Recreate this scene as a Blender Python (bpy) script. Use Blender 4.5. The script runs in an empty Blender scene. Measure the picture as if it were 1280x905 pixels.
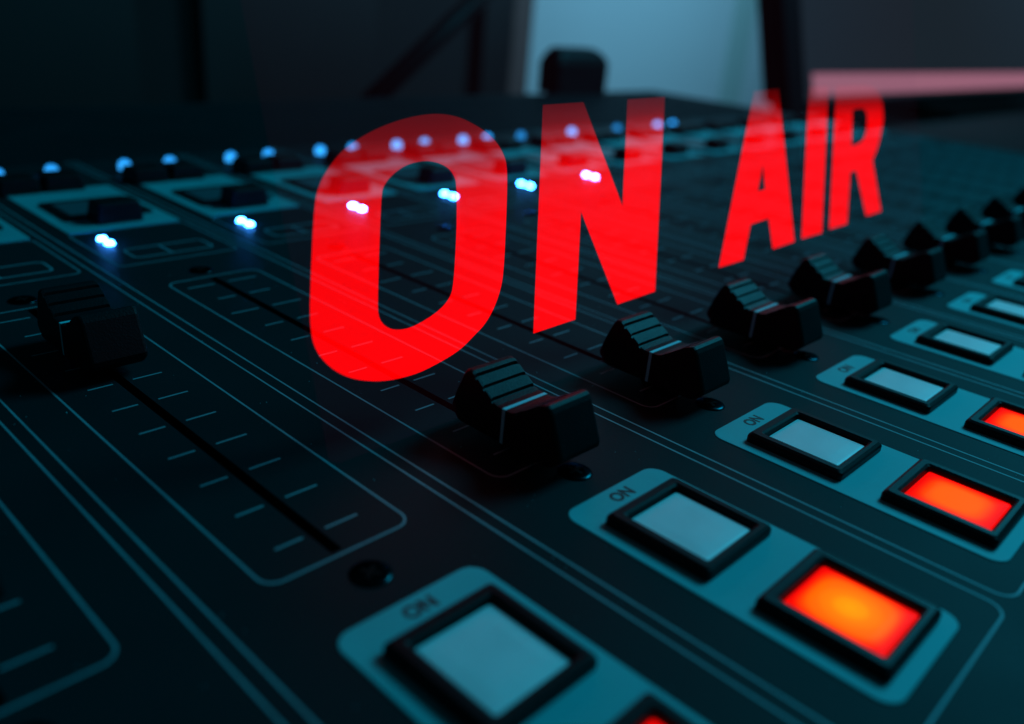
import bpy, bmesh, math, random
from mathutils import Matrix, Vector
random.seed(4)
S = 0.001                      # everything below is written in millimetres
scene = bpy.context.scene
COL = scene.collection

# ------------------------------------------------------------------ camera
F_PX = 1069.40                 # focal length in pixels of the 1280 px wide photograph
CAM = Vector((-36.493, -14.360, 68.544))
CR = Matrix(((0.69118038, 0.23262721, -0.68421799),
             (-0.71763561, 0.33262758, -0.61184804),
             (0.08525727, 0.91391656, 0.39684723)))
cam_d = bpy.data.cameras.new('camera')
cam = bpy.data.objects.new('camera', cam_d); COL.objects.link(cam)
cam.matrix_world = Matrix.Translation(CAM * S) @ CR.to_4x4()
cam_d.sensor_width = 36.0; cam_d.lens = F_PX / 1280 * 36.0
cam_d.clip_start = 0.002; cam_d.clip_end = 60
cam_d.dof.use_dof = True
cam_d.dof.focus_distance = 0.152
cam_d.dof.aperture_fstop = cam_d.lens / 2.9
cam_d.dof.aperture_blades = 0
scene.camera = cam

# ------------------------------------------------------------------ world, lamps, exposure
w = bpy.data.worlds.new('World'); scene.world = w; w.use_nodes = True
bg = w.node_tree.nodes['Background']
bg.inputs[0].default_value = (0.02, 0.55, 0.8, 1); bg.inputs[1].default_value = 0.02

def area(name, loc, target, sx, sy, power, col):
    d = bpy.data.lights.new(name, 'AREA'); d.shape = 'RECTANGLE'
    d.size = sx * S; d.size_y = sy * S; d.energy = power; d.color = col
    o = bpy.data.objects.new(name, d); COL.objects.link(o)
    o.location = Vector(loc) * S
    o.rotation_euler = (Vector(target) - Vector(loc)).to_track_quat('-Z', 'Y').to_euler()
    return o
area('key_lamp', (800, 10, 590), (180, 90, 0), 320, 320, 4.2, (0.04, 0.68, 1.0))
area('wall_lamp', (1650, 500, 700), (1950, 1300, -60), 500, 500, 9.6, (0.225, 0.70, 1.05))

scene.view_settings.view_transform = 'Standard'
scene.view_settings.look = 'None'
scene.view_settings.exposure = 0
scene.view_settings.gamma = 1
scene.render.engine = 'CYCLES'
scene.cycles.use_denoising = True
scene.cycles.max_bounces = 8
scene.cycles.transparent_max_bounces = 16
scene.cycles.sample_clamp_indirect = 4

# ------------------------------------------------------------------ materials
def mat(name, col, rough=0.5, metal=0.0, spec=0.5, bump=0.0, bscale=2000, var=0.0, vscale=60):
    m = bpy.data.materials.new(name); m.use_nodes = True
    nt = m.node_tree; b = nt.nodes['Principled BSDF']
    b.inputs['Base Color'].default_value = (*col, 1)
    b.inputs['Roughness'].default_value = rough
    b.inputs['Metallic'].default_value = metal
    b.inputs['Specular IOR Level'].default_value = spec
    tc = nt.nodes.new('ShaderNodeTexCoord')
    if bump:
        n = nt.nodes.new('ShaderNodeTexNoise'); n.inputs['Scale'].default_value = bscale
        n.inputs['Detail'].default_value = 3
        nt.links.new(tc.outputs['Object'], n.inputs['Vector'])
        bp = nt.nodes.new('ShaderNodeBump'); bp.inputs['Strength'].default_value = bump
        bp.inputs['Distance'].default_value = 0.0002
        nt.links.new(n.outputs['Fac'], bp.inputs['Height'])
        nt.links.new(bp.outputs['Normal'], b.inputs['Normal'])
    if var:
        n = nt.nodes.new('ShaderNodeTexNoise'); n.inputs['Scale'].default_value = vscale
        n.inputs['Detail'].default_value = 5
        nt.links.new(tc.outputs['Object'], n.inputs['Vector'])
        r = nt.nodes.new('ShaderNodeMapRange')
        r.inputs[1].default_value = 0.3; r.inputs[2].default_value = 0.7
        r.inputs[3].default_value = 1 - var; r.inputs[4].default_value = 1 + var
        nt.links.new(n.outputs['Fac'], r.inputs[0])
        mx = nt.nodes.new('ShaderNodeMix'); mx.data_type = 'RGBA'; mx.blend_type = 'MULTIPLY'
        mx.inputs[0].default_value = 1
        mx.inputs[6].default_value = (*col, 1)
        nt.links.new(r.outputs[0], mx.inputs[7])
        nt.links.new(mx.outputs[2], b.inputs['Base Color'])
        r2 = nt.nodes.new('ShaderNodeMapRange')
        r2.inputs[3].default_value = rough - 0.08; r2.inputs[4].default_value = rough + 0.08
        nt.links.new(n.outputs['Fac'], r2.inputs[0])
        nt.links.new(r2.outputs[0], b.inputs['Roughness'])
    return m

def emit(name, col, strength):
    m = bpy.data.materials.new(name); m.use_nodes = True
    nt = m.node_tree; nt.nodes.clear()
    e = nt.nodes.new('ShaderNodeEmission'); e.inputs[0].default_value = (*col, 1); e.inputs[1].default_value = strength
    o = nt.nodes.new('ShaderNodeOutputMaterial'); nt.links.new(e.outputs[0], o.inputs[0])
    return m

M_PANEL = mat('console_paint', (0.0009, 0.0205, 0.0235), 0.55, spec=0.08, bump=0.25, bscale=2500, var=0.10, vscale=35)
M_LINE = mat('printed_line', (0.12, 0.36, 0.40), 0.6, var=0.12, vscale=200)
M_TICK = mat('printed_tick', (0.12, 0.36, 0.40), 0.6)
M_PLATE = mat('pale_label_plate', (0.045, 0.53, 0.56), 0.55, spec=0.2, bump=0.1, bscale=1500, var=0.07, vscale=60)
M_PLATE2 = mat('grey_section_plate', (0.04, 0.42, 0.45), 0.55, spec=0.2, var=0.1, vscale=60)
M_PRINT = mat('dark_print', (0.015, 0.018, 0.02), 0.6)
M_BLACK = mat('black_plastic', (0.003, 0.007, 0.0085), 0.45, spec=0.14, bump=0.15, bscale=3000, var=0.15, vscale=90)
M_CAP = mat('fader_plastic', (0.0008, 0.0085, 0.0105), 0.48, spec=0.12, bump=0.35, bscale=2600, var=0.15, vscale=120)
M_MARK = mat('white_marker_paint', (0.08, 0.85, 0.92), 0.5, spec=0.1)
M_HOLE = mat('slot_black', (0.004, 0.004, 0.004), 0.8, spec=0.1)
M_SCREW = mat('blackened_steel', (0.002, 0.032, 0.037), 0.22, metal=1.0)
M_SCREW.node_tree.nodes['Principled BSDF'].inputs['Specular Tint'].default_value = (0.02, 0.4, 0.45, 1)
M_LENS = mat('frosted_white_lens', (0.80, 0.97, 0.98), 0.4, spec=0.35, bump=0.06, bscale=900, var=0.06, vscale=110)
M_WINDOW = mat('label_window', (0.03, 0.12, 0.14), 0.3)
M_LED2 = emit('bright_blue_led', (0.03, 0.25, 1.0), 90.0)
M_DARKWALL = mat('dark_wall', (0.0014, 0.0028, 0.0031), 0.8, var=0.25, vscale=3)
M_COLUMN = mat('dark_wood', (0.001, 0.0015, 0.0017), 0.6, var=0.2, vscale=8)
M_JAMB = mat('brown_wood', (0.16, 0.075, 0.065), 0.6, var=0.2, vscale=8)
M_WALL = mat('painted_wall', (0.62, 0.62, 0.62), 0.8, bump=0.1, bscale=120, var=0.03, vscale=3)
M_BATTEN = mat('grey_green_strip', (0.42, 0.50, 0.46), 0.8)
M_BEZEL = mat('monitor_black', (0.005, 0.005, 0.006), 0.5, spec=0.12)
M_DESK = mat('black_desk', (0.008, 0.007, 0.007), 0.7, spec=0.1, var=0.2, vscale=10)

def led_dot(name):
    """a small lit window: whitish over the die, deep blue in the lens round it; each one burns a little differently"""
    m = bpy.data.materials.new(name); m.use_nodes = True
    nt = m.node_tree; nt.nodes.clear()
    tc = nt.nodes.new('ShaderNodeTexCoord')
    ln = nt.nodes.new('ShaderNodeVectorMath'); ln.operation = 'LENGTH'
    nt.links.new(tc.outputs['Object'], ln.inputs[0])
    mr = nt.nodes.new('ShaderNodeMapRange'); mr.inputs[1].default_value = 0.0032; mr.inputs[2].default_value = 0.0046
    nt.links.new(ln.outputs['Value'], mr.inputs[0])
    cr = nt.nodes.new('ShaderNodeValToRGB'); el = cr.color_ramp.elements
    el[0].position = 0; el[0].color = (0.03, 0.38, 1.0, 1); el[1].position = 1; el[1].color = (0.008, 0.30, 0.92, 1)
    nt.links.new(mr.outputs[0], cr.inputs[0])
    oi = nt.nodes.new('ShaderNodeObjectInfo')
    mt = nt.nodes.new('ShaderNodeSeparateXYZ'); nt.links.new(oi.outputs['Color'], mt.inputs[0])
    e = nt.nodes.new('ShaderNodeEmission')
    nt.links.new(cr.outputs[0], e.inputs[0]); nt.links.new(mt.outputs[0], e.inputs[1])
    o = nt.nodes.new('ShaderNodeOutputMaterial'); nt.links.new(e.outputs[0], o.inputs[0])
    return m
M_LED1 = led_dot('blue_led')

def lit_lens(name, k, rim_at, cap):
    """orange lamp behind a diffusing cap: hot spot over the bulb, red towards the rim"""
    m = bpy.data.materials.new(name); m.use_nodes = True
    nt = m.node_tree; b = nt.nodes['Principled BSDF']
    b.inputs['Base Color'].default_value = (0.25, 0.012, 0.004, 1); b.inputs['Roughness'].default_value = 0.3; b.inputs['IOR'].default_value = 1.06; b.inputs['Specular Tint'].default_value = (1, 0.12, 0.06, 1)
    tc = nt.nodes.new('ShaderNodeTexCoord')
    mp = nt.nodes.new('ShaderNodeMapping'); mp.inputs['Scale'].default_value = (1000 / 6.3, 1000 / 6.3, 0)
    nt.links.new(tc.outputs['Object'], mp.inputs['Vector'])
    sx = nt.nodes.new('ShaderNodeSeparateXYZ'); nt.links.new(mp.outputs[0], sx.inputs[0])
    def mth(op, a, c=None):
        n_ = nt.nodes.new('ShaderNodeMath'); n_.operation = op
        for q_, v_ in enumerate((a, c)):
            if v_ is None: continue
            if isinstance(v_, (int, float)): n_.inputs[q_].default_value = v_
            else: nt.links.new(v_, n_.inputs[q_])
        return n_.outputs[0]
    ax_, ay_ = mth('ABSOLUTE', sx.outputs[0]), mth('ABSOLUTE', sx.outputs[1])
    def norm(e): return mth('POWER', mth('ADD', mth('POWER', ax_, e), mth('POWER', ay_, e)), 1 / e)
    cr = nt.nodes.new('ShaderNodeValToRGB'); el = cr.color_ramp.elements         # hot spot over the bulb
    el[0].position = 0.0; el[0].color = (2.0, min(cap, 0.36 * k), 0.0, 1); el[1].position = 1.0; el[1].color = (2.0, 0.075 * k, 0.0, 1)
    for p, c in ((0.24, 0.30), (0.45, 0.20), (0.75, 0.135)):
        e = el.new(p); e.color = (2.0, min(cap, c * k), 0.0, 1)
    cr.color_ramp.interpolation = 'EASE'
    nt.links.new(norm(2.0), cr.inputs[0])
    rim = nt.nodes.new('ShaderNodeMapRange'); rim.interpolation_type = 'SMOOTHSTEP'
    rim.inputs[1].default_value = rim_at; rim.inputs[2].default_value = 0.97
    nt.links.new(norm(5.0), rim.inputs[0])
    mx = nt.nodes.new('ShaderNodeMix'); mx.data_type = 'RGBA'; mx.inputs[7].default_value = (0.95, 0.0, 0.0, 1)
    nt.links.new(rim.outputs[0], mx.inputs[0]); nt.links.new(cr.outputs[0], mx.inputs[6])
    cr = mx
    nt.links.new(cr.outputs[2], b.inputs['Emission Color'])
    b.inputs['Emission Strength'].default_value = 1.0
    return m
M_LIT = lit_lens('lit_orange_lens', 1.05, 0.70, 0.36)
M_LIT2 = lit_lens('lit_red_orange_lens', 0.72, 0.48, 0.12)

# ------------------------------------------------------------------ helpers
def obj(name, bm, material, parent=None, loc=(0, 0, 0), label=None, kind=None, smooth=False):
    me = bpy.data.meshes.new(name)
    bmesh.ops.recalc_face_normals(bm, faces=bm.faces)
    bmesh.ops.scale(bm, vec=(S, S, S), verts=bm.verts)
    bm.to_mesh(me); bm.free()
    if smooth:
        for p in me.polygons: p.use_smooth = True
    me.materials.append(material)
    return place(name, me, parent, loc, label, kind)
def place(name, me, parent=None, loc=(0, 0, 0), label=None, kind=None):
    o = bpy.data.objects.new(name, me); COL.objects.link(o)
    o.location = Vector(loc) * S
    if parent: o.parent = parent
    if label: o['label'] = label
    if kind: o['kind'] = kind
    return o
def thing(name, label, cat, loc=(0, 0, 0), group=None):
    o = bpy.data.objects.new(name, None); COL.objects.link(o)
    o.location = Vector(loc) * S; o.empty_display_size = 0.02
    o['label'] = label; o['category'] = cat
    if group: o['group'] = group
    return o
def tag(o, label, cat): o['label'] = label; o['category'] = cat; return o

def box(bm, x0, x1, y0, y1, z0, z1, bev=0.0, seg=1):
    t = bmesh.new()
    r = bmesh.ops.create_cube(t, size=1)
    bmesh.ops.scale(t, vec=(x1 - x0, y1 - y0, z1 - z0), verts=t.verts)
    bmesh.ops.translate(t, vec=((x0 + x1) / 2, (y0 + y1) / 2, (z0 + z1) / 2), verts=t.verts)
    if bev: bmesh.ops.bevel(t, geom=t.edges[:], offset=bev, segments=seg, affect='EDGES', profile=0.5)
    me = bpy.data.meshes.new('t'); t.to_mesh(me); t.free(); bm.from_mesh(me); bpy.data.meshes.remove(me)
    return bm
def B(*a, **k): return box(bmesh.new(), *a, **k)
def rrect(x0, x1, y0, y1, r, n=5):
    pts = []
    for cx, cy, a0 in ((x1 - r, y0 + r, -90), (x1 - r, y1 - r, 0), (x0 + r, y1 - r, 90), (x0 + r, y0 + r, 180)):
        for i in range(n + 1):
            a = math.radians(a0 + 90 * i / n)
            pts.append((cx + r * math.cos(a), cy + r * math.sin(a)))
    return pts
def loft(bm, rings, cap0=True, cap1=True, closed=False):
    vs = [[bm.verts.new(p) for p in r] for r in rings]
    n = len(vs[0])
    seq = list(zip(vs, vs[1:])) + ([(vs[-1], vs[0])] if closed else [])
    for a, b in seq:
        for i in range(n):
            bm.faces.new((a[i], a[(i + 1) % n], b[(i + 1) % n], b[i]))
    if not closed:
        if cap0: bm.faces.new(vs[0][::-1])
        if cap1: bm.faces.new(vs[-1])
    return bm
def ring(x0, x1, y0, y1, r, z, n=5): return [(x, y, z) for x, y in rrect(x0, x1, y0, y1, r, n)]
def outline(bm, x0, x1, y0, y1, r, w, z0=-0.05, z1=0.03, n=6):
    """a printed line: a closed rounded frame of width w, a hair above the paint"""
    h = w / 2
    loft(bm, [ring(x0 - h, x1 + h, y0 - h, y1 + h, r + h, z0, n), ring(x0 - h, x1 + h, y0 - h, y1 + h, r + h, z1, n),
              ring(x0 + h, x1 - h, y0 + h, y1 - h, max(r - h, .05), z1, n), ring(x0 + h, x1 - h, y0 + h, y1 - h, max(r - h, .05), z0, n)], closed=True)
    return bm
def lathe(prof, n=24):
    bm = bmesh.new()
    loft(bm, [[(r * math.cos(2 * math.pi * i / n), r * math.sin(2 * math.pi * i / n), z) for i in range(n)] for r, z in prof])
    return bm
def pix(p, n, d):
    """the point of the plane n.X = d that the photograph shows at pixel p"""
    v = CR @ Vector(((p[0] - 640) / F_PX, -(p[1] - 452.5) / F_PX, -1))
    t = (d - n.dot(CAM)) / n.dot(v)
    return CAM + v * t
def text_mesh(body, size, offset=0.0, extrude=0.02):
    c = bpy.data.curves.new('text', 'FONT'); c.body = body; c.size = size
    c.align_x = 'CENTER'; c.align_y = 'CENTER'; c.offset = offset; c.extrude = extrude; c.resolution_u = 3
    o = bpy.data.objects.new('text', c); COL.objects.link(o)
    dg = bpy.context.evaluated_depsgraph_get()
    me = bpy.data.meshes.new_from_object(o.evaluated_get(dg))
    bpy.data.objects.remove(o); bpy.data.curves.remove(c)
    for v in me.vertices: v.co *= S
    return me

# ------------------------------------------------------------------ room behind the console
NY = Vector((0, 1, 0))
def wall_at(name, pxl, pxr, Y, zlo, zhi, thick, m, kind='structure'):
    a = pix((pxl, 60), NY, Y).x; b = pix((pxr, 60), NY, Y).x
    return obj(name, B(a, b, Y, Y + thick, zlo, zhi), m, kind=kind)
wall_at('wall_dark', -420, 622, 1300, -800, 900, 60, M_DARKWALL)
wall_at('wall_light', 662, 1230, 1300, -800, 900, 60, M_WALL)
for a, b, d in ((-130, 172, 8), (255, 470, 12)):
    o = wall_at('wall_panel', a, b, 1290 - d, -800, 900, 8 + d, M_COLUMN, None)
    tag(o, 'dark wall panel at the far left end' if a < 0 else 'dark wall panel behind the microphone arm', 'wall panel')
df = thing('door_frame', 'dark door frame with a brown edge beside the pale wall', 'door frame', (0, 0, 0))
for a, b, Y, m, nm in ((604, 640, 1270, M_COLUMN, 'jamb'), (640, 664, 1286, M_JAMB, 'trim')):
    xa = pix((a, 60), NY, Y).x; xb = pix((b, 60), NY, Y).x
    obj(nm, B(xa, xb, Y, Y + (28 if nm == 'jamb' else 12), -800, 900, bev=2), m, df)
xa = pix((911, 60), NY, 1294).x; xb = pix((936, 60), NY, 1294).x
tag(obj('wall_batten', B(xa, xb, 1291, 1299, -800, 900, bev=1), M_BATTEN), 'narrow grey green strip running up the pale wall', 'strip')

# desk that carries the console and the monitor
b_ = bmesh.new()
dk = [(-400, -200), (2100, -200), (2100, 560), (1100, 560), (1100, 440), (-400, 420)]
loft(b_, [[(x, y, z) for x, y in dk] for z in (-75, -45)])
obj('desk', b_, M_DESK, kind='structure')

# ------------------------------------------------------------------ mixing console
console = thing('mixing_console', 'dark broadcast mixing console with faders, lit orange buttons and blue lights', 'mixing console', (0, 0, -45))
def cpart(name, bm_or_me, m=None, loc=(0, 0, 0), parent=console, **k):
    loc = Vector(loc)
    if parent is console: loc = loc + Vector((0, 0, 45))
    if isinstance(bm_or_me, bmesh.types.BMesh): return obj(name, bm_or_me, m, parent, loc, **k)
    return place(name, bm_or_me, parent, loc, **k)
K0, K1, P = -2, 14, 40.0
XL, XR, YF, YB = -86.0, 606.0, -46.0, 428.0
SX0, SX1, SY0, SY1 = 17.35, 19.05, 61.9, 168.4
# chassis: skirt, underside and a top sheet with the fader slots cut out
bm = bmesh.new()
xs = [XL]
for k in range(K0, K1 + 1): xs += [k * P + SX0, k * P + SX1]
xs.append(XR)
ys = [YF, SY0, SY1, YB]
V = {}
def vv(x, y, z=0):
    if (x, y, z) not in V: V[(x, y, z)] = bm.verts.new((x, y, z))
    return V[(x, y, z)]
for i in range(len(xs) - 1):
    for j in range(3):
        if j == 1 and i % 2 == 1: continue
        bm.faces.new((vv(xs[i], ys[j]), vv(xs[i + 1], ys[j]), vv(xs[i + 1], ys[j + 1]), vv(xs[i], ys[j + 1])))
loft(bm, [[(XL, YF, 0), (XR, YF, 0), (XR, YB, 0), (XL, YB, 0)], [(XL - 1, YF - 1, -1), (XR + 1, YF - 1, -1), (XR + 1, YB + 1, -1), (XL - 1, YB + 1, -1)],
          [(XL - 1, YF - 1, -45), (XR + 1, YF - 1, -45), (XR + 1, YB + 1, -45), (XL - 1, YB + 1, -45)]], cap0=False)
cpart('chassis', bm, M_PANEL)

# one of every strip piece; copies share its mesh
def slot_bm():
    b = bmesh.new(); e = 0.02
    loft(b, [[(SX0 - e, SY0 - e, -.05), (SX1 + e, SY0 - e, -.05), (SX1 + e, SY1 + e, -.05), (SX0 - e, SY1 + e, -.05)],
             [(SX0 - e, SY0 - e, -9), (SX1 + e, SY0 - e, -9), (SX1 + e, SY1 + e, -9), (SX0 - e, SY1 + e, -9)]], cap0=False)
    return b
def scale_bm():
    b = bmesh.new()
    for i in range(11):
        y = 67.05 + 9.7 * i
        xa, xb = ((10.0, 27.2) if i in (8, 10) else (12.2, 25.2))
        if y > SY1 - 4.6 and i == 10: y = 163.9
        box(b, xa, SX0 - .9, y - .19, y + .19, -.05, .03)
        box(b, SX1 + .9, xb, y - .19, y + .19, -.05, .03)
    return b
def profile():
    """side view of a fader cap in (y, z): two raised wings, grooved slopes, a flat waist"""
    h = [(0.0, 7.95), (1.5, 8.0), (2.5, 8.35), (2.6, 7.95), (3.0, 8.15), (3.05, 8.75), (4.6, 9.75), (4.72, 9.3), (5.1, 9.55), (5.15, 10.1),
         (6.6, 11.05), (6.72, 10.6), (7.1, 10.8), (7.2, 11.4), (7.8, 11.75), (8.5, 11.85), (9.1, 11.5), (9.6, 10.8), (11.0, 7.6), (12.1, 4.4), (12.0, 3.5), (10.6, 2.0), (9.8, 1.8)]
    back = h
    front = [(-y, z + (0.1 if y > 6 else 0)) for y, z in h[1:]]
    front = [(y if abs(y) < 11.5 else y * 1.02, z) for y, z in front]
    return back + front[::-1]
def cap_bm():
    b = bmesh.new(); pr = profile(); cy = 0; cz = 6.0
    rings = []
    for x, s in ((-5.0, .965), (-4.75, .99), (-4.4, 1), (4.4, 1), (4.75, .99), (5.0, .965)):
        rings.append([(x, cy + (y - cy) * s, cz + (z - cz) * s) for y, z in pr])
    loft(b, rings)
    b.normal_update()
    bmesh.ops.triangulate(b, faces=[f for f in b.faces if len(f.verts) > 4], ngon_method='EAR_CLIP')
    return b
def mark_bm():
    b = bmesh.new()
    box(b, -4.95, 4.95, -.36, .36, 7.7, 8.03)
    box(b, -5.05, -4.9, -.32, .32, 1.9, 7.99)
    return b
def bezel_bm(x0, x1, y0, y1, ix0, ix1, iy0, iy1, h):
    b = bmesh.new()
    loft(b, [ring(x0, x1, y0, y1, .7, 0), ring(x0, x1, y0, y1, .7, h - .75), ring(x0 + .15, x1 - .15, y0 + .15, y1 - .15, .7, h - .35),
             ring(x0 + .65, x1 - .65, y0 + .65, y1 - .65, .6, h), ring(ix0 - .55, ix1 + .55, iy0 - .55, iy1 + .55, .5, h),
             ring(ix0 - .12, ix1 + .12, iy0 - .12, iy1 + .12, .45, h - .3), ring(ix0, ix1, iy0, iy1, .4, h - .7), ring(ix0, ix1, iy0, iy1, .4, .25)], cap0=False, cap1=True)
    return b
def lens_bm(w, d, z1):
    b = bmesh.new(); a, c = w / 2, d / 2
    loft(b, [ring(-a, a, -c, c, .4, .2), ring(-a, a, -c, c, .4, z1 - .35), ring(-a + .2, a - .2, -c + .2, c - .2, .4, z1 - .08),
             ring(-a + .6, a - .6, -c + .6, c - .6, .5, z1), ring(-a + 2.5, a - 2.5, -c + 2.5, c - 2.5, 1, z1 + .10)], cap0=False)
    return b
BH = 1.75
BZ = dict(x0=10.7, x1=27.9, y0=25.9, y1=43.3, ix0=13.1, ix1=25.7, iy0=27.75, iy1=41.1)
ME = {}
def mesh_of(key, bm, m, smooth=False):
    o = obj(key, bm, m, smooth=smooth); me = o.data; bpy.data.objects.remove(o); ME[key] = me; return me
mesh_of('channel_outline', outline(bmesh.new(), 0, 37.5, -3.15, 332, 2.6, .34), M_LINE)
mesh_of('fader_frame', outline(bmesh.new(), 7.4, 30.1, 61.0, 169.2, 2.4, .36), M_LINE)
mesh_of('fader_scale', scale_bm(), M_TICK)
mesh_of('fader_slot', slot_bm(), M_HOLE)
mesh_of('fader_cap', cap_bm(), M_CAP)
mesh_of('marker_line', mark_bm(), M_MARK)
mesh_of('fader_stem', B(-.55, .55, -4, 4, -7, 3.2, bev=.15), M_BLACK)
b_ = bmesh.new(); loft(b_, [ring(7.7, 30.2, 0, 48.7, 2.6, 0, 8), ring(7.7, 30.2, 0, 48.7, 2.6, .12, 8), ring(7.8, 30.1, .1, 48.6, 2.5, .16, 8)], cap0=False)
mesh_of('label_plate', b_, M_PLATE)
mesh_of('bezel', bezel_bm(h=BH, **BZ), M_BLACK)
mesh_of('lens', lens_bm(12.4, 13.1, .85), M_LENS)
mesh_of('lit_lens', lens_bm(12.4, 13.1, .85), M_LIT)
mesh_of('lit_lens_red', lens_bm(12.4, 13.1, .85), M_LIT2)
mesh_of('screw', lathe([(2.8, -.2), (2.8, .06), (2.65, .22), (2.2, .33), (1.2, .39), (.4, .41)], 28), M_SCREW, True)
b_ = bmesh.new()
box(b_, -1.35, 1.35, -.3, .3, .2, .415); box(b_, -.3, .3, -1.35, 1.35, .2, .42)
mesh_of('cross_recess', b_, M_HOLE)
mesh_of('section_outline', outline(bmesh.new(), 4.0, 35.4, 186, 217.2, 2.0, .34), M_LINE)
b_ = outline(bmesh.new(), 10.2, 31.0, 190.8, 198.6, 1.6, .45); box(b_, 19.4, 19.9, 191.1, 198.3, -.05, .03)
mesh_of('legend_box', b_, M_LINE)
b_ = bmesh.new(); loft(b_, [ring(4.6, 35.4, 217.8, 267, 1.2, 0), ring(4.6, 35.4, 217.8, 267, 1.2, .15)], cap0=False)
mesh_of('back_plate', b_, M_PLATE2)
b_ = bmesh.new(); loft(b_, [ring(8.4, 32.8, 229, 250.2, 1.0, .1), ring(8.4, 32.8, 229, 250.2, 1.0, .7), ring(9.0, 32.2, 229.6, 249.6, .8, .8)], cap0=False)
mesh_of('window_bezel', b_, M_BLACK)
mesh_of('window_glass', B(11, 30, 233, 247, .6, .9), M_WINDOW)
def key_bm(w, d, h):
    b = bmesh.new(); a, c = w / 2, d / 2
    loft(b, [ring(-a, a, -c, c, 1, 0), ring(-a, a, -c, c, 1, h * .35), ring(-a + .5, a - .5, -c + .4, c - .4, 1, h - .4), ring(-a + .9, a - .9, -c + .8, c - .8, .9, h)], cap0=False)
    return b
mesh_of('square_key', key_bm(12.6, 8.5, 5.6), M_BLACK)
mesh_of('tall_key', key_bm(12.0, 10.5, 4.6), M_BLACK)
mesh_of('key_light', lathe([(2.15, .55), (2.15, 1.8), (2.0, 2.7), (1.6, 3.4), (1.0, 3.85), (.4, 4.0)], 24), M_LED1, True)
mesh_of('light_collar', lathe([(2.8, -.1), (2.8, .4), (2.6, .6), (2.2, .62)], 24), M_BLACK)
mesh_of('status_light', lathe([(1.15, -.2), (1.15, .3), (.9, .7), (.3, .85)], 20), M_LED2, True)
b_ = text_mesh('ON', 3.0, offset=.12)
b_.materials.append(M_PRINT); ME['lettering'] = b_

DARK_KEYS = {(7, 1), (8, 1), (9, 1)} | {(q, i) for q in (-2, -1, 0, 11, 12, 13, 14) for i in (0, 1)}
for k in range(K0 + 1, K1 + 1):
    x = k * P
    if k >= -1:
        cpart('channel_outline', ME['channel_outline'], loc=(x, 0, 0))
        cpart('fader_frame', ME['fader_frame'], loc=(x, 0, 0))
        cpart('fader_scale', ME['fader_scale'], loc=(x, 0, 0))
        cpart('fader_slot', ME['fader_slot'], loc=(x, 0, 0))
    yc = 137.8 if k == 0 else (86.0 if k == -1 else 66.7)
    fc = cpart('fader_cap', ME['fader_cap'], loc=(x + 18.3, yc, 0))
    if k == 0: fc['label'] = 'fader cap pushed up to the far end of its slot'
    place('marker_line', ME['marker_line'], fc)
    place('fader_stem', ME['fader_stem'], fc)
    for sy in (55.3, 174.4):
        sc = cpart('screw', ME['screw'], loc=(x + 18.6, sy, 0))
        o = place('cross_recess', ME['cross_recess'], sc); o.rotation_euler.z = random.uniform(0, 1.5)
    lp = cpart('label_plate', ME['label_plate'], loc=(x, 0, 0))
    place('lettering', ME['lettering'], lp, (19.1, 46.3, .17))
    for i, (dx, dy) in enumerate(((0, 0), (.2, -23.75))):
        bz = cpart('push_button', ME['bezel'], loc=(x + dx, dy, .13), label='unlit push button with a frosted white lens' if i == 0 else 'push button glowing orange')
        place('lens', ME['lens' if i == 0 else ('lit_lens' if k < 2 else 'lit_lens_red')], bz, (19.4, 34.42, 0))
    cpart('section_outline', ME['section_outline'], loc=(x, 0, 0))
    cpart('legend_box', ME['legend_box'], loc=(x, 0, 0))
    bp_ = cpart('back_plate', ME['back_plate'], loc=(x, 0, 0))
    wb = cpart('display_window', ME['window_bezel'], loc=(x, 0, .1)); place('window_glass', ME['window_glass'], wb)
    cpart('square_key', ME['square_key'], loc=(x + 20.6, 226.4, .1))
    for i, kx in enumerate((8.6, 21.4)):
        tk = cpart('tall_key', ME['tall_key'], loc=(x + kx, 268.8, .1))
        lc = cpart('light_collar', ME['light_collar'], loc=(x + (9.05, 25.2)[i], 285.0, 0))
        if (k, i) not in DARK_KEYS:
            kl = place('key_light', ME['key_light'], lc)
            g_ = (0.8 if k in (7, 9) else 1.05 + 0.13 * k) * random.uniform(.92, 1.08); kl.color = (g_, g_, g_, 1)
    if 1 <= k <= 6:
        for sy in (205.0, 209.6):
            cpart('status_light', ME['status_light'], loc=(x + 9.75, sy, 0))
# dust specks lying on the front half of the panel
b_ = bmesh.new()
for _ in range(420):
    px_, py_ = random.uniform(-40, 260), random.uniform(-20, 190)
    if any(abs((px_ % P) - 18.2) < 7 for _q in (0,)) and py_ > 50: continue
    q_ = random.uniform(.05, .13); a_ = random.uniform(0, 6.28)
    bot = [b_.verts.new((px_ + q_ * math.cos(a_ + t), py_ + q_ * random.uniform(.5, 1) * math.sin(a_ + t), .01)) for t in (0, 2.1, 4.2)]
    top = b_.verts.new((px_, py_, .01 + q_))
    for u in range(3): b_.faces.new((bot[u], bot[(u + 1) % 3], top))
cpart('dust', b_, M_MARK, kind='stuff')
# ribbed vent strip along the back
b_ = bmesh.new()
y = 306.0
while y < 422:
    box(b_, XL + 8, XR - 8, y, y + 2.2, -.2, .7); y += 5.6
cpart('vent_ribs', b_, M_PANEL, kind='stuff')

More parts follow.
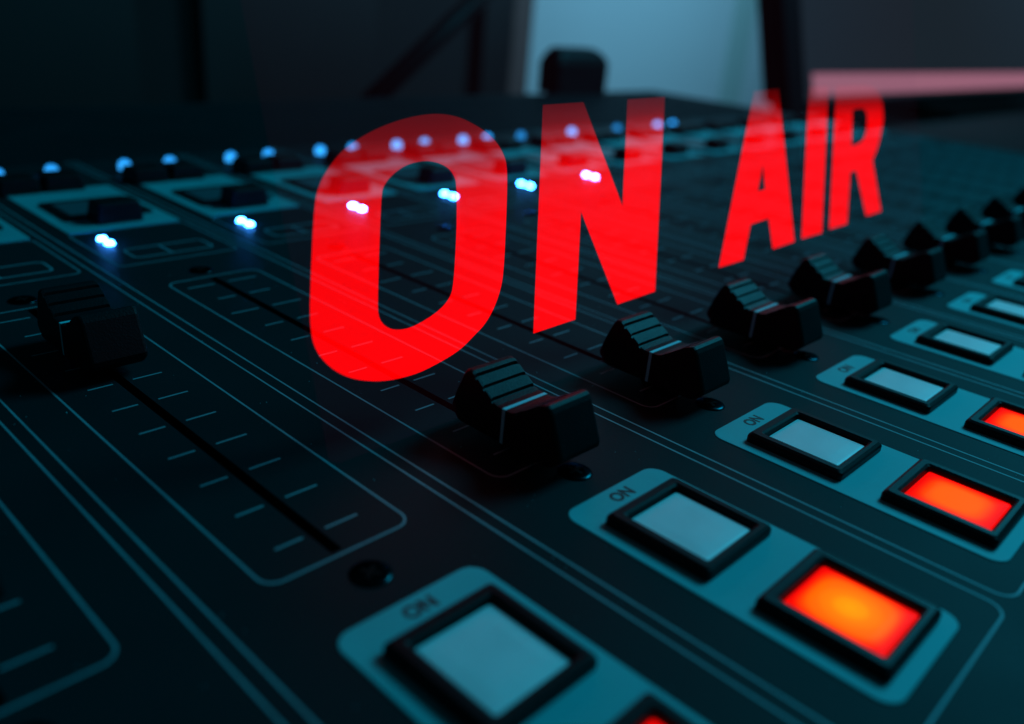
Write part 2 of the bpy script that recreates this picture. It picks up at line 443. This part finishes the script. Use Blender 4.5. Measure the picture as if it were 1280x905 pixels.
# ------------------------------------------------------------------ small things at the back
NB = Vector((0, 1, 0))
p0 = pix((681, 118), NB, 430); p1 = pix((753, 118), NB, 430)
wd = (p1 - p0).x * .86
bx = thing('equipment_box', 'small black rounded box standing on the back edge of the console', 'box', (p0.x, 418, 0))
b_ = bmesh.new()
loft(b_, [ring(0, wd, 0, 22, 4, 0), ring(-.5, wd, 0, 22, 4, 22), ring(1, wd - 2, 1.5, 20, 5, 27), ring(4, wd - 9, 4, 18, 5, 31.5), ring(7, wd - 16, 6, 16, 4, 33)])
obj('case', b_, M_BLACK, bx, smooth=False)
obj('foot', B(3, wd - 3, 3, 23, -.0, .4), M_HOLE, bx)

# microphone boom arm: a dark tube crossing the dark wall
a0 = pix((462, 128), NY, 560); a1 = pix((610, -14), NY, 600)
def tube(bm, a, b, r, n=14):
    a = Vector(a); b = Vector(b); d = (b - a).normalized(); u = d.orthogonal().normalized(); v = d.cross(u)
    loft(bm, [[tuple(p + (u * math.cos(2 * math.pi * i / n) + v * math.sin(2 * math.pi * i / n)) * r) for i in range(n)] for p in (a, b)])
    return bm
foot = Vector((a0.x, a0.y, -45))
ma = thing('microphone_arm', 'black microphone boom arm slanting up behind the console', 'microphone arm', foot)
obj('arm', tube(bmesh.new(), a0 - foot, a1 - foot + (a1 - a0) * .6, 8.5), M_BEZEL, ma, smooth=True)
obj('post', tube(bmesh.new(), (0, 0, 6), a0 - foot, 8.5), M_BEZEL, ma, smooth=True)
b_ = lathe([(38, 0), (38, 5), (34, 7), (8, 8)], 32); obj('base', b_, M_BEZEL, ma)

# monitor behind the right end of the console
HV = Vector((1, 0, 0)); BK = Vector((0, 1, 0))        # along its width, and away from the viewer
MN = BK - Vector((0, 0, 1)) * 0.30                                  # it leans back
MD = MN.dot(Vector((830, 400, 0)))
UV = (Vector((0, 0, 1)) + BK * 0.30).normalized()
bl = pix((989, 143), MN, MD)
foot = Vector((bl.x, bl.y, -45))
mon = thing('monitor', 'black framed monitor with a dark screen and a painted pink reflection along its bottom', 'monitor', foot)
WM, HM, bez = 1050, 300, 36
fr_m = Matrix((HV, MN.normalized(), UV)).transposed()
def mbox(b, x0, x1, y0, y1, z0, z1, bev=0):
    t = bmesh.new(); box(t, x0, x1, y0, y1, z0, z1, bev)
    bmesh.ops.transform(t, matrix=Matrix.Translation(bl - foot) @ fr_m.to_4x4(), verts=t.verts)
    me = bpy.data.meshes.new('t'); t.to_mesh(me); t.free(); b.from_mesh(me); bpy.data.meshes.remove(me); return b
b_ = bmesh.new()
mbox(b_, 0, bez, 0, 22, 0, HM, 1.5); mbox(b_, WM - bez, WM, 0, 22, 0, HM, 1.5)
mbox(b_, bez, WM - bez, .5, 22, 0, 13, 1); mbox(b_, bez, WM - bez, .5, 22, HM - bez, HM, 1)
obj('frame', b_, M_BEZEL, mon)
M_SCREEN = mat('dark_screen', (0.02, 0.02, 0.025), 0.3)
b = M_SCREEN.node_tree.nodes['Principled BSDF']
b.inputs['Emission Color'].default_value = (0.42, 0.55, 0.75, 1); b.inputs['Emission Strength'].default_value = 0.022
obj('screen', mbox(bmesh.new(), bez, WM - bez, 3, 18, 13, HM - bez), M_SCREEN, mon)
M_PINK = mat('painted_pink_reflection', (0.02, 0.02, 0.02), 0.3)
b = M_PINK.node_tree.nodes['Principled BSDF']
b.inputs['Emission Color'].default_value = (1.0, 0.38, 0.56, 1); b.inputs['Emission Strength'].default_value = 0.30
obj('painted_reflection_bar', mbox(bmesh.new(), bez + 22, WM - bez - 20, 2.6, 4, 17, 40), M_PINK, mon)  # glowing strip stands in for pink light reflected in the screen
obj('back_shell', mbox(bmesh.new(), 20, WM - 20, 22, 42, 15, HM - 15, 4), M_BEZEL, mon)
sp_ = (bl - foot) + HV * (WM / 2) + UV * 90 + MN.normalized() * 46
obj('stand', tube(bmesh.new(), sp_, Vector((sp_.x, sp_.y, 4)), 18), M_BEZEL, mon)
b_ = lathe([(62, 0), (62, 5), (56, 8), (20, 9)], 40); bmesh.ops.translate(b_, vec=(sp_.x, sp_.y, 0), verts=b_.verts)
obj('base', b_, M_BEZEL, mon)

# ------------------------------------------------------------------ the lit acrylic sign
LEAN = 0.327                                   # the pane leans back: y = FOOT + LEAN * z
FOOT = 80.0
n_s = Vector((0, 1, -LEAN)); up_s = Vector((0, LEAN, 1)).normalized(); nn = n_s.normalized()
SXL, SXR, SHT = 29.4, 270.0, 100.0
sign = thing('on_air_sign', 'clear acrylic sign with glowing red ON AIR letters standing on the console', 'sign', (SXL, FOOT, 0))
def on_sign(p): return pix(p, n_s, FOOT)

def pane_mat():
    m = bpy.data.materials.new('acrylic_painted_haze'); m.use_nodes = True
    nt = m.node_tree; nt.nodes.clear()
    t = nt.nodes.new('ShaderNodeBsdfTransparent'); t.inputs[0].default_value = (0.985, 0.985, 0.99, 1)
    g = nt.nodes.new('ShaderNodeBsdfGlossy'); g.inputs['Roughness'].default_value = 0.30
    mx = nt.nodes.new('ShaderNodeMixShader')
    mx.inputs[0].default_value = 0.006; nt.links.new(t.outputs[0], mx.inputs[1]); nt.links.new(g.outputs[0], mx.inputs[2])
    e = nt.nodes.new('ShaderNodeEmission'); e.inputs[0].default_value = (1, 0.02, 0.28, 1); e.inputs[1].default_value = 0.0010  # purple haze of the letters' glow, painted in as faint emission
    ad = nt.nodes.new('ShaderNodeAddShader'); nt.links.new(mx.outputs[0], ad.inputs[0]); nt.links.new(e.outputs[0], ad.inputs[1])
    o = nt.nodes.new('ShaderNodeOutputMaterial'); nt.links.new(ad.outputs[0], o.inputs[0])
    return m
M_PANE = pane_mat()
def letter_mat():
    """red engraving: light fading upward from the foot is painted into its glow ramp"""
    m = bpy.data.materials.new('glowing_red_engraving'); m.use_nodes = True
    nt = m.node_tree; nt.nodes.clear()
    tc = nt.nodes.new('ShaderNodeTexCoord')
    sx = nt.nodes.new('ShaderNodeSeparateXYZ'); nt.links.new(tc.outputs['Object'], sx.inputs[0])
    # height in the pane, and a gain along it: the painted fade is shorter at the right end
    hh = nt.nodes.new('ShaderNodeMapRange'); hh.inputs[1].default_value = 0.010; hh.inputs[2].default_value = 0.0515
    hh.inputs[3].default_value = 1.0; hh.inputs[4].default_value = 0.0; hh.clamp = False
    nt.links.new(sx.outputs[2], hh.inputs[0])
    gx = nt.nodes.new('ShaderNodeMapRange'); gx.inputs[1].default_value = 0.03; gx.inputs[2].default_value = 0.17
    gx.inputs[3].default_value = 1.0; gx.inputs[4].default_value = 1.9
    nt.links.new(sx.outputs[0], gx.inputs[0])
    mr = nt.nodes.new('ShaderNodeMath'); mr.operation = 'MULTIPLY'; mr.use_clamp = True
    nt.links.new(hh.outputs[0], mr.inputs[0]); nt.links.new(gx.outputs[0], mr.inputs[1])
    cr = nt.nodes.new('ShaderNodeValToRGB'); el = cr.color_ramp.elements
    el[0].position = 0.0; el[0].color = (.05, .05, .05, 1); el[1].position = 1.0; el[1].color = (1.06, 1.06, 1.06, 1)
    for p, v in ((.07, .09), (.15, .15), (.28, .42), (.39, .78), (.53, .98)):
        q_ = el.new(p); q_.color = (v, v, v, 1)
    nt.links.new(mr.outputs[0], cr.inputs[0])
    bf = nt.nodes.new('ShaderNodeNewGeometry')
    bk = nt.nodes.new('ShaderNodeMapRange'); bk.inputs[3].default_value = 1.0; bk.inputs[4].default_value = 0.3
    nt.links.new(bf.outputs['Backfacing'], bk.inputs[0])
    mu = nt.nodes.new('ShaderNodeMath'); mu.operation = 'MULTIPLY'
    nt.links.new(cr.outputs[0], mu.inputs[0]); nt.links.new(bk.outputs[0], mu.inputs[1])
    e = nt.nodes.new('ShaderNodeEmission'); e.inputs[0].default_value = (1, 0.0, 0.0, 1)
    nt.links.new(mu.outputs[0], e.inputs[1])
    # the engraving is densest where it is brightest
    tm = nt.nodes.new('ShaderNodeMix'); tm.data_type = 'RGBA'; tm.clamp_factor = True
    tm.inputs[6].default_value = (0.97, 0.95, 0.96, 1); tm.inputs[7].default_value = (0.90, 0.28, 0.34, 1)
    dn = nt.nodes.new('ShaderNodeMapRange'); dn.inputs[1].default_value = 0.6; dn.inputs[2].default_value = 1.0
    nt.links.new(cr.outputs[0], dn.inputs[0]); nt.links.new(dn.outputs[0], tm.inputs[0])
    t = nt.nodes.new('ShaderNodeBsdfTransparent'); nt.links.new(tm.outputs[2], t.inputs[0])
    ad = nt.nodes.new('ShaderNodeAddShader'); nt.links.new(t.outputs[0], ad.inputs[0]); nt.links.new(e.outputs[0], ad.inputs[1])
    o = nt.nodes.new('ShaderNodeOutputMaterial'); nt.links.new(ad.outputs[0], o.inputs[0])
    return m
M_LETTER = letter_mat()
base = Vector((SXL, FOOT, 0))
b_ = bmesh.new()
TH = 3.0
r0 = [Vector((0, 0, 0)), Vector((SXR - SXL, 0, 0)), Vector((SXR - SXL, 0, 0)) + up_s * SHT, up_s * SHT]
loft(b_, [[tuple(v - nn * (.3 + TH)) for v in r0], [tuple(v - nn * .3) for v in r0]])
bmesh.ops.translate(b_, vec=(0, 0, 1.1), verts=b_.verts)
obj('pane', b_, M_PANE, sign)

def chaikin(pts, n=2):
    for _ in range(n):
        out = []
        for i in range(len(pts)):
            a = Vector(pts[i]); b = Vector(pts[(i + 1) % len(pts)])
            out += [tuple(a * .75 + b * .25), tuple(a * .25 + b * .75)]
        pts = out
    return pts
O_OUT = [(390.5,300),(388,363),(387.3,394.5),(389.4,421.8),(395.7,439.6),(407.3,454.3),(422,465.9),(440.9,473.8),(464,476.8),(485,475.9),(506,471.7),(527,464.8),(548,454),(565,444.2),(579,434),(592.3,420),(605.4,406.8),(616.6,388),(625,365.4),(629.4,343),(632.2,290),(634.3,230),(633.7,208),(630.9,195),(622.7,179.9),(611,167),(597,157.6),(578,147.5),(559.4,142.8),(540.6,141.9),(517.2,145.2),(493.7,151.7),(470.3,161),(449,172.8),(435,182.4),(423.4,192.7),(409.4,211.5),(400.6,227),(393.7,249)]
O_IN = [(477.0,240),(480.5,231),(488,220.8),(503,208.6),(517,203.3),(531,201),(545,202.6),(559.4,209),(567.6,219.7),(570.8,231.4),(570.8,290),(566.9,357),(562,373),(549,388),(530,401),(511.5,410.5),(492.7,413),(479.5,406.8),(472.8,395.5),(472,376.7),(474.6,290)]
LET = {
 'O': [chaikin(O_OUT), chaikin(O_IN)],
 'N': [[(678.6,131),(729.3,127.7),(778.1,257.3),(784.5,124.3),(831,121),(818.7,364.3),(771.7,380.5),(726.3,264.8),(719.2,399.3),(666.6,417)]],
 'A': [[(942.6,113.6),(973.4,111.1),(992.9,302),(966,311.3),(960.7,273),(938.4,280.5),(929.2,325),(898.4,334.6)], [(953.6,206.2),(956.4,236.6),(947.2,239)]],
 'I': [[(1011.2,107.9),(1035.6,106.9),(1027.2,291),(1002,298.5)]],
 'R': [[(1045.5,106.5),(1070,105.6),(1084,106),(1093,109.5),(1099.5,117),(1103.2,130),(1104,148),(1103,156),(1099.3,175.5),(1095.5,188),(1090.5,200.2),(1101,263.9),(1082.7,269.9),(1070.3,213.3),(1062.9,215.4),(1058.6,279.8),(1036.7,286.5)],
       [(1065.7,137.3),(1074.5,135.2),(1079,135.8),(1082.2,139),(1084,145.4),(1083.6,160),(1081.6,169),(1079,174.8),(1072.8,180),(1064.3,182.5)]]}
ex = Vector((1, 0, 0))
for ch, loops in LET.items():
    cu = bpy.data.curves.new('letter', 'CURVE'); cu.dimensions = '2D'; cu.fill_mode = 'BOTH'; cu.extrude = 0
    for lp in loops:
        sp = cu.splines.new('POLY'); sp.use_cyclic_u = True; sp.points.add(len(lp) - 1)
        for pt, px in zip(sp.points, lp):
            v = on_sign(px) - base
            pt.co = (v.dot(ex) * S, v.dot(up_s) * S, 0, 1)
    co = bpy.data.objects.new('letter', cu); COL.objects.link(co)
    me = bpy.data.meshes.new_from_object(co.evaluated_get(bpy.context.evaluated_depsgraph_get()))
    bpy.data.objects.remove(co); bpy.data.curves.remove(cu)
    for v in me.vertices:
        q_ = ex * v.co.x + up_s * v.co.y
        v.co = q_
    me.materials.append(M_LETTER)
    place('letter', me, sign, label='glowing red letter ' + ch)
